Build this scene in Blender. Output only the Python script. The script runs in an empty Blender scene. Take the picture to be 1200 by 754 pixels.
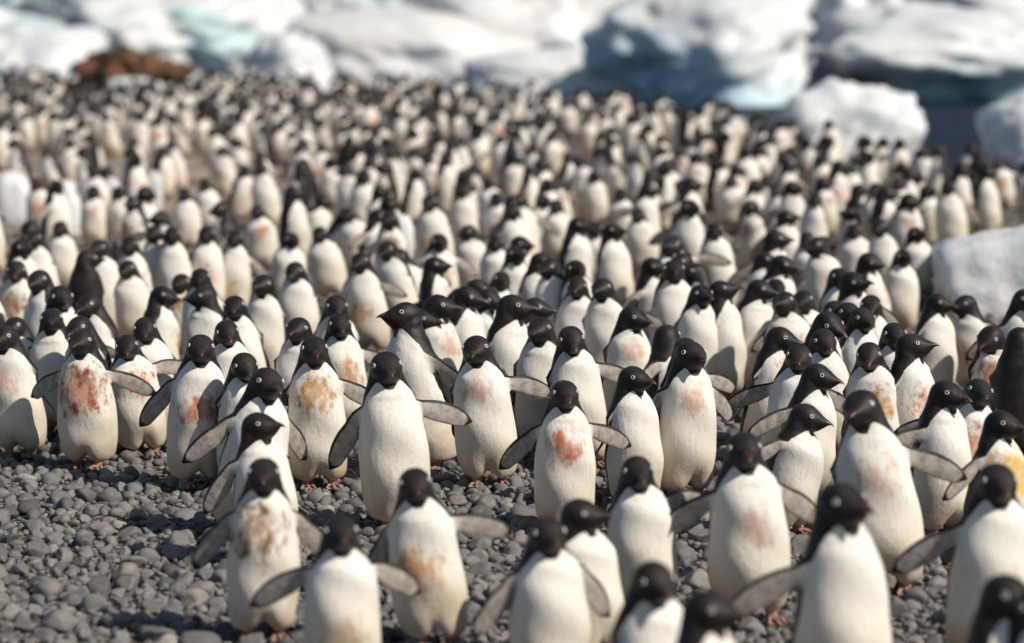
import bpy, bmesh, math, random
import numpy as np
from mathutils import Vector, Matrix, noise as mnoise

# ------------------------------------------------------------------ camera, sky, sun, exposure
scene = bpy.context.scene
COL = scene.collection
rad = math.radians
F, CX, CY, HC = 3000.0, 600.0, 377.0, 2.3          # focal length in pixels of the 1200x754 photograph, eye height (m)
PITCH = math.atan(379.0 / F)
cam = bpy.data.cameras.new('camera'); camo = bpy.data.objects.new('camera', cam); COL.objects.link(camo)
cam.sensor_width = 36.0; cam.lens = 36.0 * F / 1200.0
cam.clip_start = 0.5; cam.clip_end = 6000
camo.location = (0, 0, HC); camo.rotation_euler = (math.pi / 2 - PITCH, 0, 0)
cam.dof.use_dof = True; cam.dof.focus_distance = 11.8; cam.dof.aperture_fstop = 1.3
scene.camera = camo

SUN_EL, SUN_AZ = 44.0, 117.0                        # azimuth clockwise from +Y (view direction)
world = bpy.data.worlds.new('World'); scene.world = world; world.use_nodes = True
wn = world.node_tree
sky = wn.nodes.new('ShaderNodeTexSky'); sky.sky_type = 'NISHITA'; sky.sun_disc = False
sky.sun_elevation = rad(SUN_EL); sky.sun_rotation = rad(SUN_AZ)
bg = wn.nodes['Background']; bg.inputs['Strength'].default_value = 0.066
wn.links.new(sky.outputs[0], bg.inputs['Color'])
sun = bpy.data.lights.new('sun', 'SUN'); suno = bpy.data.objects.new('sun', sun); COL.objects.link(suno)
sun.energy = 4.45; sun.angle = rad(0.55); sun.color = (1.0, 0.92, 0.81)
sv = Vector((math.sin(rad(SUN_AZ)) * math.cos(rad(SUN_EL)), math.cos(rad(SUN_AZ)) * math.cos(rad(SUN_EL)), math.sin(rad(SUN_EL))))
suno.rotation_euler = sv.to_track_quat('Z', 'Y').to_euler()
scene.view_settings.view_transform = 'Standard'; scene.view_settings.look = 'None'
scene.view_settings.gamma = 1.0; scene.view_settings.exposure = 0.0
scene.cycles.max_bounces = 6; scene.cycles.diffuse_bounces = 3; scene.cycles.use_denoising = True

rng = random.Random(7)
nrng = np.random.default_rng(7)

# ------------------------------------------------------------------ helpers
def ray(px, py):
    c = ((px - CX) / F, -(py - CY) / F)
    s, k = math.sin(PITCH), math.cos(PITCH)
    return Vector((c[0], k + c[1] * s, -s + c[1] * k))
def on_plane(px, py, z=0.0):
    r = ray(px, py); t = (z - HC) / r.z
    return Vector((r.x * t, r.y * t, z))
def on_depth(px, py, y):
    r = ray(px, py); t = y / r.y
    return Vector((r.x * t, y, HC + r.z * t))
def project(p):
    s, k = math.sin(PITCH), math.cos(PITCH)
    x, y, z = p[0], p[1], p[2] - HC
    dep = y * k - z * s; up = y * s + z * k
    return (CX + F * x / dep, CY - F * up / dep)
def sstep(a, b, x):
    t = np.clip((x - a) / (b - a), 0, 1); return t * t * (3 - 2 * t)

def link(name, me, parent=None, loc=None):
    o = bpy.data.objects.new(name, me); COL.objects.link(o)
    if parent is not None: o.parent = parent
    if loc is not None: o.location = loc
    return o
def tag(o, label, cat, group=None):
    o['label'] = label; o['category'] = cat
    if group: o['group'] = group
    return o
def mesh_np(name, verts, loops, starts, totals, mats, matidx=None, attrs=None, smooth=True):
    me = bpy.data.meshes.new(name)
    nv, nl, nf = len(verts), len(loops), len(starts)
    me.vertices.add(nv); me.vertices.foreach_set('co', np.ascontiguousarray(verts, dtype=np.float32).ravel())
    me.loops.add(nl); me.loops.foreach_set('vertex_index', np.ascontiguousarray(loops, dtype=np.int32))
    me.polygons.add(nf); me.polygons.foreach_set('loop_start', np.ascontiguousarray(starts, dtype=np.int32))
    for m in mats: me.materials.append(m)
    if matidx is not None: me.polygons.foreach_set('material_index', np.ascontiguousarray(matidx, dtype=np.int32))
    me.polygons.foreach_set('use_smooth', np.full(nf, smooth, dtype=bool))
    me.update(calc_edges=True)
    for k, a in (attrs or {}).items():
        a = np.ascontiguousarray(a, dtype=np.float32)
        if a.ndim == 1:
            me.attributes.new(k, 'FLOAT', 'POINT').data.foreach_set('value', a)
        else:
            me.attributes.new(k, 'FLOAT_VECTOR', 'POINT').data.foreach_set('vector', a.ravel())
    return me

# ------------------------------------------------------------------ materials
class NT:
    def __init__(self, name):
        self.m = bpy.data.materials.new(name); self.m.use_nodes = True
        self.t = self.m.node_tree; self.b = self.t.nodes['Principled BSDF']
    def n(self, typ, **kw):
        nd = self.t.nodes.new(typ)
        for k, v in kw.items(): setattr(nd, k, v)
        return nd
    def l(self, a, b): self.t.links.new(a, b)
    def val(self, sock, v):
        if hasattr(v, 'is_linked'): self.l(v, sock)
        else: sock.default_value = v
    def math(self, op, a, b=0.0, c=0.0, clamp=False):
        nd = self.n('ShaderNodeMath', operation=op, use_clamp=clamp)
        self.val(nd.inputs[0], a); self.val(nd.inputs[1], b); self.val(nd.inputs[2], c)
        return nd.outputs[0]
    def ramp(self, x, a, b, lo=0.0, hi=1.0):
        nd = self.n('ShaderNodeMapRange', interpolation_type='SMOOTHSTEP')
        self.val(nd.inputs[0], x)
        for i, v in enumerate((a, b, lo, hi)): nd.inputs[i + 1].default_value = v
        return nd.outputs[0]
    def mix(self, f, a, b):
        nd = self.n('ShaderNodeMix', data_type='RGBA')
        self.val(nd.inputs[0], f)
        for s, v in ((nd.inputs[6], a), (nd.inputs[7], b)):
            if hasattr(v, 'is_linked'): self.l(v, s)
            else: s.default_value = (*v, 1)
        return nd.outputs[2]
    def noise(self, vec, scale, detail=3.0, rough=0.55):
        nd = self.n('ShaderNodeTexNoise'); nd.inputs['Scale'].default_value = scale
        nd.inputs['Detail'].default_value = detail; nd.inputs['Roughness'].default_value = rough
        if vec is not None: self.l(vec, nd.inputs['Vector'])
        return nd.outputs[0]
    def attr(self, name): return self.n('ShaderNodeAttribute', attribute_name=name)
    def vmul(self, v, s):
        nd = self.n('ShaderNodeVectorMath', operation='MULTIPLY'); self.l(v, nd.inputs[0]); nd.inputs[1].default_value = s
        return nd.outputs[0]
    def vadd(self, a, b):
        nd = self.n('ShaderNodeVectorMath', operation='ADD'); self.l(a, nd.inputs[0]); self.l(b, nd.inputs[1])
        return nd.outputs[0]
    def bump(self, h, strength, dist):
        nd = self.n('ShaderNodeBump'); nd.inputs['Strength'].default_value = strength; nd.inputs['Distance'].default_value = dist
        self.l(h, nd.inputs['Height']); self.l(nd.outputs[0], self.b.inputs['Normal'])
    def set(self, **kw):
        for k, v in kw.items(): self.val(self.b.inputs[k.replace('_', ' ')], v)

def make_feathers():
    s = NT('feathers')
    rest = s.attr('rest').outputs['Vector']; wht = s.attr('wht').outputs['Fac']; flp = s.attr('flp').outputs['Fac']
    sta = s.n('ShaderNodeSeparateXYZ'); s.l(s.attr('sta').outputs['Vector'], sta.inputs[0])
    stc = s.attr('stc').outputs['Vector']
    amount, zc, rnd = sta.outputs
    sep = s.n('ShaderNodeSeparateXYZ'); s.l(rest, sep.inputs[0])
    off = s.n('ShaderNodeCombineXYZ'); s.l(s.math('MULTIPLY', rnd, 37.0), off.inputs[0]); s.l(s.math('MULTIPLY', rnd, 11.0), off.inputs[2])
    rv = s.vadd(rest, off.outputs[0])
    fine = s.noise(s.vmul(rv, (260, 260, 70)), 1.0, 3)
    edge = s.math('ADD', wht, s.math('MULTIPLY', s.math('SUBTRACT', fine, 0.5), 0.009))
    white = s.ramp(edge, -0.0016, 0.0022)
    tone = s.noise(rv, 9.0, 3)
    # white plumage, creamier and dirtier low down on the belly
    low = s.ramp(sep.outputs[2], 0.46, 0.1)
    cream = s.mix(s.math('MULTIPLY', low, s.ramp(tone, 0.25, 0.75, 0.35, 1.0)), (0.81, 0.79, 0.725), (0.69, 0.60, 0.43))
    cream = s.mix(s.math('MULTIPLY', s.math('MULTIPLY', s.ramp(sep.outputs[2], 0.20, 0.05), s.ramp(tone, 0.3, 0.65, 0.45, 1.0)), 0.75), cream, (0.42, 0.30, 0.22))
    streak = s.noise(s.vmul(rv, (75, 75, 16)), 1.0, 3)
    cream = s.mix(s.ramp(streak, 0.50, 0.78, 0.0, 0.5), cream, (0.58, 0.50, 0.40))
    # krill and guano stains
    blot = s.noise(s.vmul(rv, (22, 22, 13)), 1.0, 6, 0.66)
    sg = s.math('MULTIPLY_ADD', amount, 0.028, 0.058)
    dz = s.math('DIVIDE', s.math('SUBTRACT', sep.outputs[2], zc), sg)
    dx = s.math('DIVIDE', s.math('ADD', sep.outputs[0], s.math('MULTIPLY_ADD', rnd, 0.06, -0.03)), sg)
    g = s.math('EXPONENT', s.math('MULTIPLY', s.math('ADD', s.math('MULTIPLY', dz, dz), s.math('MULTIPLY', dx, dx)), -0.7))
    front = s.ramp(sep.outputs[1], 0.0, -0.05)
    val = s.math('ADD', s.math('ADD', blot, s.math('MULTIPLY', g, 0.42)), s.math('MULTIPLY_ADD', s.math('MULTIPLY', amount, amount), 0.019, s.math('MULTIPLY', s.math('SUBTRACT', fine, 0.5), 0.14)))
    msk = s.math('MULTIPLY', s.ramp(val, 0.66, 0.92), front)
    msk = s.math('MULTIPLY', msk, s.math('MINIMUM', amount, 1.0))
    msk = s.math('MULTIPLY', msk, s.ramp(g, 0.02, 0.2), clamp=True)
    stc = s.mix(s.ramp(blot, 0.46, 0.66), s.mix(0.45, stc, (0.7, 0.55, 0.42)), stc)
    cream = s.mix(msk, cream, stc)
    # flipper underside: grey-beige, mottled
    under = s.mix(s.ramp(s.noise(rv, 30.0, 4), 0.35, 0.7), (0.44, 0.405, 0.36), (0.27, 0.235, 0.205))
    under = s.mix(s.math('MULTIPLY', s.ramp(blot, 0.66, 0.74), 0.5), under, (0.40, 0.16, 0.09))
    light = s.mix(flp, cream, under)
    black = s.mix(s.ramp(s.noise(rv, 16.0, 4), 0.35, 0.75), (0.012, 0.011, 0.011), (0.032, 0.025, 0.022))
    s.set(Base_Color=s.mix(white, black, light), Roughness=s.math('MULTIPLY_ADD', white, 0.28, 0.5))
    s.b.inputs['Specular IOR Level'].default_value = 0.28
    s.b.inputs['Sheen Weight'].default_value = 0.02; s.b.inputs['Sheen Roughness'].default_value = 0.5
    lump = s.noise(s.vmul(rv, (42, 42, 20)), 1.0, 2)
    rip = s.noise(s.vmul(rv, (30, 30, 95)), 1.0, 3, 0.6)
    s.bump(s.math('ADD', s.math('ADD', s.math('MULTIPLY', fine, 0.6), lump), s.math('MULTIPLY', rip, 0.25)), 0.45, 0.006)
    return s.m
def make_plain(name, col, rough=0.5, col2=None, sc=60.0):
    s = NT(name)
    if col2:
        tc = s.n('ShaderNodeTexCoord')
        s.set(Base_Color=s.mix(s.ramp(s.noise(tc.outputs['Object'], sc), 0.35, 0.65), col, col2))
    else: s.set(Base_Color=(*col, 1))
    s.set(Roughness=rough); return s.m
M_FEATHER = make_feathers()
M_BILL = make_plain('bill_horn', (0.085, 0.033, 0.022), 0.38, (0.02, 0.014, 0.013), 90)
M_RING = make_plain('eye_ring', (0.62, 0.61, 0.60), 0.5)
M_PUPIL = make_plain('eye_pupil', (0.012, 0.01, 0.009), 0.12)
M_FOOT = make_plain('foot_skin', (0.46, 0.27, 0.21), 0.6, (0.22, 0.12, 0.10), 70)
M_CLAW = make_plain('foot_sole', (0.03, 0.025, 0.022), 0.5)
PMATS = [M_FEATHER, M_BILL, M_RING, M_PUPIL, M_FOOT, M_CLAW]

def make_stone(name):
    s = NT(name)
    tc = s.n('ShaderNodeTexCoord'); oi = s.n('ShaderNodeObjectInfo')
    a = s.attr('rnd').outputs['Fac']
    r = s.math('FRACT', s.math('ADD', s.math('MULTIPLY', oi.outputs['Random'], 7.31), a))
    off = s.n('ShaderNodeCombineXYZ'); s.l(s.math('MULTIPLY', r, 91.0), off.inputs[0])
    geo = s.n('ShaderNodeNewGeometry')
    v = s.vadd(geo.outputs['Position'], off.outputs[0])
    cr = s.n('ShaderNodeValToRGB'); s.l(r, cr.inputs[0])
    e = cr.color_ramp.elements
    e[0].position = 0.0; e[0].color = (0.065, 0.065, 0.066, 1)
    e[1].position = 1.0; e[1].color = (0.40, 0.375, 0.33, 1)
    for p, c in ((0.22, (0.175, 0.174, 0.172)), (0.5, (0.235, 0.231, 0.222)), (0.72, (0.135, 0.135, 0.136)), (0.86, (0.28, 0.262, 0.235)), (0.94, (0.195, 0.19, 0.182))):
        q = e.new(p); q.color = (*c, 1)
    mott = s.ramp(s.noise(v, 55.0, 5, 0.65), 0.3, 0.7)
    col = s.mix(s.math('MULTIPLY', mott, 0.45), cr.outputs[0], (0.10, 0.097, 0.092))
    col = s.mix(s.math('MULTIPLY', s.ramp(s.noise(v, 20.0, 3), 0.58, 0.72), 0.4), col, (0.33, 0.29, 0.22))
    pits = s.n('ShaderNodeTexVoronoi'); pits.inputs['Scale'].default_value = 130.0; s.l(v, pits.inputs['Vector'])
    pit = s.math('MULTIPLY', s.ramp(pits.outputs['Distance'], 0.34, 0.12), s.ramp(s.math('FRACT', s.math('MULTIPLY', r, 13.0)), 0.72, 0.8))
    col = s.mix(s.math('MULTIPLY', pit, 0.75), col, (0.04, 0.036, 0.032))
    s.set(Base_Color=col, Roughness=0.68)
    s.b.inputs['Specular IOR Level'].default_value = 0.3
    s.bump(s.math('SUBTRACT', s.math('MULTIPLY', s.noise(v, 110.0, 5, 0.65), 1.0), s.math('MULTIPLY', pit, 1.2)), 0.4, 0.004)
    return s.m
M_STONE = make_stone('pebble_stone')

def make_ground():
    s = NT('gravel_ground'); tc = s.n('ShaderNodeNewGeometry').outputs['Position']
    v1 = s.n('ShaderNodeTexVoronoi'); v1.inputs['Scale'].default_value = 17.0; s.l(tc, v1.inputs['Vector'])
    sp = s.n('ShaderNodeSeparateColor'); s.l(v1.outputs['Color'], sp.inputs[0])
    col = s.mix(sp.outputs[0], (0.085, 0.08, 0.076), (0.235, 0.215, 0.19))
    col = s.mix(s.ramp(v1.outputs['Distance'], 0.3, 0.62), col, (0.03, 0.028, 0.027))
    sy_ = s.n('ShaderNodeSeparateXYZ'); s.l(tc, sy_.inputs[0])
    upb = s.ramp(sy_.outputs[1], 13.5, 22.0, 0.2, 1.0)
    big = s.math('MULTIPLY', s.ramp(s.noise(tc, 0.9, 4), 0.30, 0.60, 0.35, 1.0), upb)
    col = s.mix(s.math('MULTIPLY', big, s.ramp(sy_.outputs[0], 0.5, -3.5, 0.42, 0.85)), col, s.mix(s.ramp(s.noise(tc, 2.3, 4), 0.4, 0.6), (0.47, 0.40, 0.34), (0.40, 0.31, 0.245)))      # guano-stained gravel
    s.set(Base_Color=col, Roughness=0.85)
    h = s.math('SUBTRACT', 1.0, v1.outputs['Distance'])
    s.bump(h, 1.0, 0.03)
    return s.m
M_GROUND = make_ground()

def make_water():
    s = NT('sea_water'); p = s.n('ShaderNodeNewGeometry').outputs['Position']
    n1 = s.noise(s.vmul(p, (0.8, 1.6, 1)), 1.0, 5, 0.6)
    s.set(Base_Color=(0.012, 0.022, 0.048, 1), Roughness=0.45)
    s.b.inputs['IOR'].default_value = 1.33; s.b.inputs['Specular IOR Level'].default_value = 0.10
    s.bump(n1, 1.0, 0.9)
    return s.m
M_WATER = make_water()

def make_ice(name, white, blue, lo=0.40, hi=0.62, sc=0.35, foot=None, top=1.0, tilt=0.0):
    s = NT(name); tc = s.n('ShaderNodeTexCoord').outputs['Object']
    n1 = s.noise(s.vmul(tc, (1, 1, 1.9)), sc, 4, 0.5)
    col = s.mix(s.ramp(n1, lo, hi), white, blue)
    band = s.noise(s.vmul(tc, (0.25, 0.25, 2.2)), sc * 3, 3)
    col = s.mix(s.math('MULTIPLY', s.ramp(band, 0.55, 0.72), 0.35), col, (0.42, 0.62, 0.64))
    if foot:                                                  # shade low on the berg, painted into the ice colour
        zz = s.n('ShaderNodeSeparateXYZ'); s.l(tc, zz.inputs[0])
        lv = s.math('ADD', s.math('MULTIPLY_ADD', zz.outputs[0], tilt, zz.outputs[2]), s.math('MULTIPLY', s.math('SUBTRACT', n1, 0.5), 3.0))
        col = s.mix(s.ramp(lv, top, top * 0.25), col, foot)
    s.set(Base_Color=col, Roughness=0.45)
    s.b.inputs['Subsurface Weight'].default_value = 0.5; s.b.inputs['Subsurface Radius'].default_value = (0.5, 0.9, 1.0); s.b.inputs['Subsurface Scale'].default_value = 0.35
    s.b.inputs['Specular IOR Level'].default_value = 0.35
    s.bump(s.noise(tc, 3.0, 5, 0.6), 0.5, 0.12)
    return s.m
M_ICE = make_ice('berg_ice', (0.73, 0.75, 0.75), (0.72, 0.80, 0.82), 0.45, 0.70)
M_ICE_BLUE = make_ice('blue_berg_ice', (0.73, 0.75, 0.75), (0.30, 0.50, 0.60), 0.52, 0.68, 0.28)
M_ICE_TEAL = make_ice('teal_berg_ice', (0.73, 0.75, 0.745), (0.50, 0.70, 0.72), 0.50, 0.68, 0.3)
M_ICE_BLUE_SHADE = make_ice('blue_shaded_ice', (0.73, 0.75, 0.75), (0.66, 0.77, 0.81), 0.5, 0.7, 0.3, (0.42, 0.62, 0.73), 1.9, 0.28)  # blue foot is painted shade, tilted to reach higher on the left
M_ICE_TEAL_SHADE = make_ice('teal_shaded_ice', (0.73, 0.75, 0.75), (0.62, 0.73, 0.74), 0.5, 0.7, 0.3, (0.20, 0.46, 0.47), 1.35, -0.05)  # teal foot is the shade under the overhang, painted as colour
M_ICE_WARM = make_ice('snowy_berg_ice', (0.74, 0.735, 0.715), (0.76, 0.79, 0.80), 0.4, 0.7)

# ------------------------------------------------------------------ the setting: beach, sea
SHORE_PX = [(-400, 102), (0, 106), (150, 109), (300, 114), (560, 128), (700, 140), (850, 162), (950, 192), (1050, 218), (1200, 246), (1500, 290)]
SHORE = [on_plane(*p) for p in SHORE_PX]
SX = np.array([p.x for p in SHORE]); SY = np.array([p.y for p in SHORE])
def shore_y(x): return np.interp(x, SX, SY)
def beach_z(x, y):
    d = shore_y(x) - y
    u = 0.03 * np.sin(x * 0.7 + 1.0) * np.sin(y * 0.45) * np.clip((y - 16) / 10, 0, 1)
    return np.where(d > 0, u * np.clip(d / 4, 0, 1), np.maximum(d * 0.16, -2.5))
def build_beach():
    xs = np.concatenate([np.linspace(-60, -22, 12), np.linspace(-20, 20, 121), np.linspace(22, 60, 12)])
    ys = np.concatenate([np.linspace(-14, 6, 9), np.linspace(7, 100, 140)])
    X, Y = np.meshgrid(xs, ys)
    V = np.stack([X, Y, beach_z(X, Y)], -1).reshape(-1, 3)
    nx, ny = len(xs), len(ys)
    i = (np.arange(ny - 1)[:, None] * nx + np.arange(nx - 1)[None]).ravel()
    q = np.stack([i, i + 1, i + 1 + nx, i + nx], -1)
    me = mesh_np('beach', V, q.ravel(), np.arange(len(q)) * 4, None, [M_GROUND])
    o = link('beach', me); o['kind'] = 'structure'; return o
BEACH = build_beach()
def build_sea():
    bm = bmesh.new()
    for c in ((-3000, 20, 0), (3000, 20, 0), (3000, 5000, 0), (-3000, 5000, 0)): bm.verts.new(c)
    bm.faces.new(bm.verts); me = bpy.data.meshes.new('sea'); bm.to_mesh(me); bm.free()
    me.materials.append(M_WATER); o = link('sea', me, loc=(0, 0, -0.3)); o['kind'] = 'structure'
build_sea()

# ------------------------------------------------------------------ pebbles
def stone_shapes(sub, count, seed):
    out = []
    for k in range(count):
        bm = bmesh.new(); bmesh.ops.create_icosphere(bm, subdivisions=sub, radius=1.0)
        r = random.Random(seed + k); o = Vector((r.uniform(-50, 50), r.uniform(-50, 50), r.uniform(-50, 50)))
        sx, sy, sz = 1.0, r.uniform(0.60, 0.95), r.uniform(0.48, 0.78)
        planes = [(Vector((r.gauss(0, 1), r.gauss(0, 1), r.gauss(0, 0.7))).normalized(), r.uniform(0.52, 0.84)) for _ in range(9)]
        for v in bm.verts:
            p = v.co.copy()
            for n, d in planes:                       # worn facets
                e = p.dot(n) - d
                if e > 0: p -= n * e * 0.92
            p *= 1 + 0.22 * mnoise.noise(v.co * 1.1 + o) + 0.07 * mnoise.noise(v.co * 3.1 + o)
            v.co = Vector((p.x * sx, p.y * sy, p.z * sz))
        bm.verts.ensure_lookup_table()
        V = np.array([v.co[:] for v in bm.verts]); T = np.array([[v.index for v in f.verts] for f in bm.faces])
        bm.free(); out.append((V, T))
    return out
def scatter():
    cell = 0.07; grid = {}; res = []
    def ok(x, y, r, k):
        gx, gy = int(x // cell), int(y // cell); n = 2 if r > 0.025 else 1
        n = 2
        for i in range(gx - n, gx + n + 1):
            for j in range(gy - n, gy + n + 1):
                for (a, b, c) in grid.get((i, j), ()):
                    if (a - x) ** 2 + (b - y) ** 2 < (k * (c + r)) ** 2: return False
        return True
    R = random.Random(3)
    for (n, r0, r1, k) in ((1300, 0.046, 0.068, 0.84), (12000, 0.028, 0.044, 0.80), (34000, 0.012, 0.024, 0.76)):
        for _ in range(n):
            y = math.sqrt(R.uniform(7.6 ** 2, 14.8 ** 2)); hw = 0.2 * y + 0.45
            x = R.uniform(-hw, hw); r = R.uniform(r0, r1)
            if y > 12.3 and r < 0.02: continue
            if ok(x, y, r, k):
                grid.setdefault((int(x // cell), int(y // cell)), []).append((x, y, r)); res.append((x, y, r))
    R2 = random.Random(5)
    for _ in range(7000):                              # sparser stones further up the beach
        y = R2.uniform(14.8, 27); hw = 0.2 * y + 0.4; x = R2.uniform(-hw, hw); r = R2.uniform(0.028, 0.05)
        if ok(x, y, r, 0.8):
            grid.setdefault((int(x // cell), int(y // cell)), []).append((x, y, r)); res.append((x, y, r))
    return res
def build_pebbles():
    S = scatter()
    hi = stone_shapes(3, 14, 100); mid = stone_shapes(2, 24, 200); mid3 = stone_shapes(3, 24, 400); lo = stone_shapes(1, 16, 300)
    R = random.Random(11)
    # the 300 that show largest in the open strip of beach become pebbles of their own
    scored = []
    for i, (x, y, r) in enumerate(S):
        px, py = project((x, y, 0.02))
        vis = (py < 770) and ((px < 205 and py > 548 and px > -8) or (px < 262 and py > 640 and px > -8) or (500 < px < 610 and 575 < py < 640 and r > 0.03) or (805 < px < 835 and 610 < py < 700) or (1060 < px < 1105 and 640 < py < 740))
        if vis: scored.append((r / y, i))
    scored.sort(reverse=True); big = set(i for _, i in scored[:300])
    himesh = []
    for k, (V, T) in enumerate(hi):
        himesh.append(mesh_np('pebble', V, T.ravel(), np.arange(len(T)) * 3, None, [M_STONE], attrs={'rnd': np.full(len(V), R.random())}))
    VV, TT, RR, base = [], [], [], 0
    for i, (x, y, r) in enumerate(S):
        a = R.uniform(0, 6.283); tx, ty = R.gauss(0, 0.22), R.gauss(0, 0.22)
        z = float(beach_z(np.array(x), np.array(y))) + r * R.uniform(0.12, 0.42) + (0.006 if r < 0.022 else 0)
        M = Matrix.Rotation(a, 3, 'Z') @ Matrix.Rotation(tx, 3, 'X') @ Matrix.Rotation(ty, 3, 'Y')
        sc = r * R.uniform(1.0, 1.22)
        if i in big:
            o = link('pebble', himesh[R.randrange(len(himesh))], BEACH)
            o.location = (x, y, z); o.rotation_euler = M.to_euler(); o.scale = (sc,) * 3
            continue
        lib = mid3 if (y < 10.6 and r > 0.028) else mid if (y < 11.6 or r > 0.033) else (mid if r > 0.026 and y < 13 else lo)
        V, T = lib[R.randrange(len(lib))]
        VV.append((V * sc) @ np.array(M).T + np.array((x, y, z))); TT.append(T + base); base += len(V)
        RR.append(np.full(len(V), R.random()))
    V = np.concatenate(VV); T = np.concatenate(TT)
    me = mesh_np('pebble_bed', V, T.ravel(), np.arange(len(T)) * 3, None, [M_STONE], attrs={'rnd': np.concatenate(RR)})
    o = link('pebble_bed', me, BEACH); o['kind'] = 'stuff'
    print('pebbles', len(S), 'tris', len(T))
build_pebbles()

# ------------------------------------------------------------------ ice
def berg(name, label, c, size, seed, mat, group=None, rough=0.22, freq=1.1, undercut=0.0, lean=(0, 0), sub=5, power=3.2, cat='iceberg', rotz=0.0, crack=0.0):
    """a block of ice: rounded box pushed about by noise, undercut towards the waterline; c is the centre of its foot"""
    bm = bmesh.new(); bmesh.ops.create_icosphere(bm, subdivisions=sub, radius=1.0)
    off = Vector((seed * 13.7, seed * 5.1, seed * 9.3)); sx, sy, sz = size
    for v in bm.verts:
        n = v.co.normalized()
        k = (abs(n.x) ** power + abs(n.y) ** power + abs(n.z) ** power) ** (-1 / power)
        p = n * k
        d = mnoise.fractal(n * freq + off, 0.9, 2.1, 4)
        q = n * freq * 2.6 + off
        ridg = 1 - abs(mnoise.noise(q)) * 2
        p *= 1 + rough * d - crack * max(0, ridg - 0.55)
        z = (p.z + 1) * 0.5                                # 0..1
        u = max(0.0, 0.55 - z) / 0.55
        fac = 1 - undercut * u * u * (3 - 2 * u)
        x, y = p.x * fac, p.y * fac
        x += lean[0] * (z - 0.5); y += lean[1] * (z - 0.5)
        v.co = Vector((x * sx * 0.5, y * sy * 0.5, z * sz))
    me = bpy.data.meshes.new(name); bm.to_mesh(me); bm.free(); me.materials.append(mat)
    me.polygons.foreach_set('use_smooth', np.ones(len(me.polygons), dtype=bool))
    o = link(name, me, loc=c); o.rotation_euler = (0, 0, rotz)
    return tag(o, label, cat, group)
def berg_px(name, label, x0, x1, ytop, ybase, dist, depth, seed, mat, **kw):
    """x0..x1, ytop in photograph pixels at distance dist; the foot sits in the water (or on the beach)"""
    zb = kw.pop('zb', -0.6)
    a = on_depth(x0, ytop, dist); b = on_depth(x1, ytop, dist)
    return berg(name, label, ((a.x + b.x) / 2, dist + depth * 0.25, zb), (b.x - a.x, depth, a.z - zb), seed, mat, **kw)

def mushroom():
    """two lobes in one: a broad cap leaning to the sunny side over a waist that the swell has eaten away"""
    o = berg_px('iceberg', 'mushroom shaped iceberg with blue shade painted on its undercut side', 700, 966, -40, 132, 64, 4.6, 9, M_ICE_BLUE_SHADE, group='icebergs beyond the beach', rough=0.34, freq=1.1, undercut=0.16, lean=(0.25, 1.35), power=2.6, crack=0.12)
    sx = o.dimensions.x if o.dimensions.x else 5.0
    me = o.data
    for v in me.vertices:                                   # hollow on the shady side
        x, z = v.co.x / (sx * 0.5), v.co.z / 3.2
        k = math.exp(-((x + 0.45) / 0.55) ** 2 - ((z - 0.22) / 0.40) ** 2)
        if v.co.y < 0.3: v.co.y += 0.3 * k
    me.update()
G = 'icebergs beyond the beach'
berg_px('iceberg', 'wide white iceberg behind the brown rock mound', 60, 350, -35, 100, 82, 9, 1, M_ICE_TEAL, group=G, rough=0.3, crack=0.15, lean=(0, 0.8))
berg_px('iceberg', 'low rounded iceberg at the end of the beach beside the rock mound', -70, 110, 30, 100, 74, 5, 2, M_ICE, group=G, rough=0.3, crack=0.1, lean=(0, 0.9))
berg_px('iceberg', 'tall crevassed blue and white iceberg behind the low rounded one', -140, 130, -60, 95, 100, 10, 3, M_ICE_BLUE, group=G, rough=0.35, crack=0.35, lean=(0, 0.8))
berg_px('ice_block', 'small bright wedge of ice between the wide white iceberg and the smooth cream slope', 285, 378, 42, 100, 70, 2.5, 4, M_ICE, group=G, rough=0.25, undercut=-0.25, lean=(0, 0.5))
berg_px('iceberg', 'smooth cream coloured iceberg with a long even slope', 345, 590, 8, 112, 74, 6, 5, M_ICE_WARM, group=G, rough=0.2, freq=0.8, lean=(-0.5, 0.8))
berg_px('iceberg', 'pale iceberg with a teal top behind the smooth cream slope', 330, 560, -70, 100, 104, 9, 6, M_ICE_TEAL, group=G, rough=0.35, crack=0.2, lean=(0, 0.8))
berg_px('iceberg', 'big cream iceberg with a dented face beside the blue shaded undercut one', 495, 765, -45, 112, 78, 7, 7, M_ICE_WARM, group=G, rough=0.25, crack=0.1, lean=(0, 0.9))
berg_px('ice_block', 'low shelf of pale ice at the foot of the big cream iceberg', 545, 735, 62, 118, 68, 3, 8, M_ICE, group=G, rough=0.2, lean=(0, 0.6))
mushroom()
berg_px('iceberg', 'pale iceberg filling the gap behind the mushroom shaped one', 790, 978, -60, 100, 96, 6, 10, M_ICE, group=G, rough=0.3, lean=(0, 0.7))
berg_px('iceberg', 'overhanging grey white iceberg with teal shade painted on its underside above dark water', 972, 1330, 6, 124, 66, 6, 11, M_ICE_TEAL_SHADE, group=G, rough=0.36, freq=1.1, undercut=0.36, lean=(-0.15, 0.9), power=2.6, crack=0.12)
berg_px('iceberg', 'domed white iceberg peeping over the overhanging one', 968, 1065, -40, 100, 90, 5, 12, M_ICE, group=G, rough=0.25, lean=(0, 0.6))
berg_px('iceberg', 'far blue iceberg beyond the overhanging one', 1045, 1330, -60, 100, 112, 8, 13, M_ICE_BLUE, group=G, rough=0.3, lean=(0, 0.6))
berg_px('ice_block', 'rounded white ice block grounded at the waterline behind the penguins', 904, 1080, 97, 195, 37.5, 1.5, 14, M_ICE, group=G, rough=0.30, freq=1.1, sub=5, power=2.8, undercut=-0.1, lean=(0.55, 0.5), crack=0.06)
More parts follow.
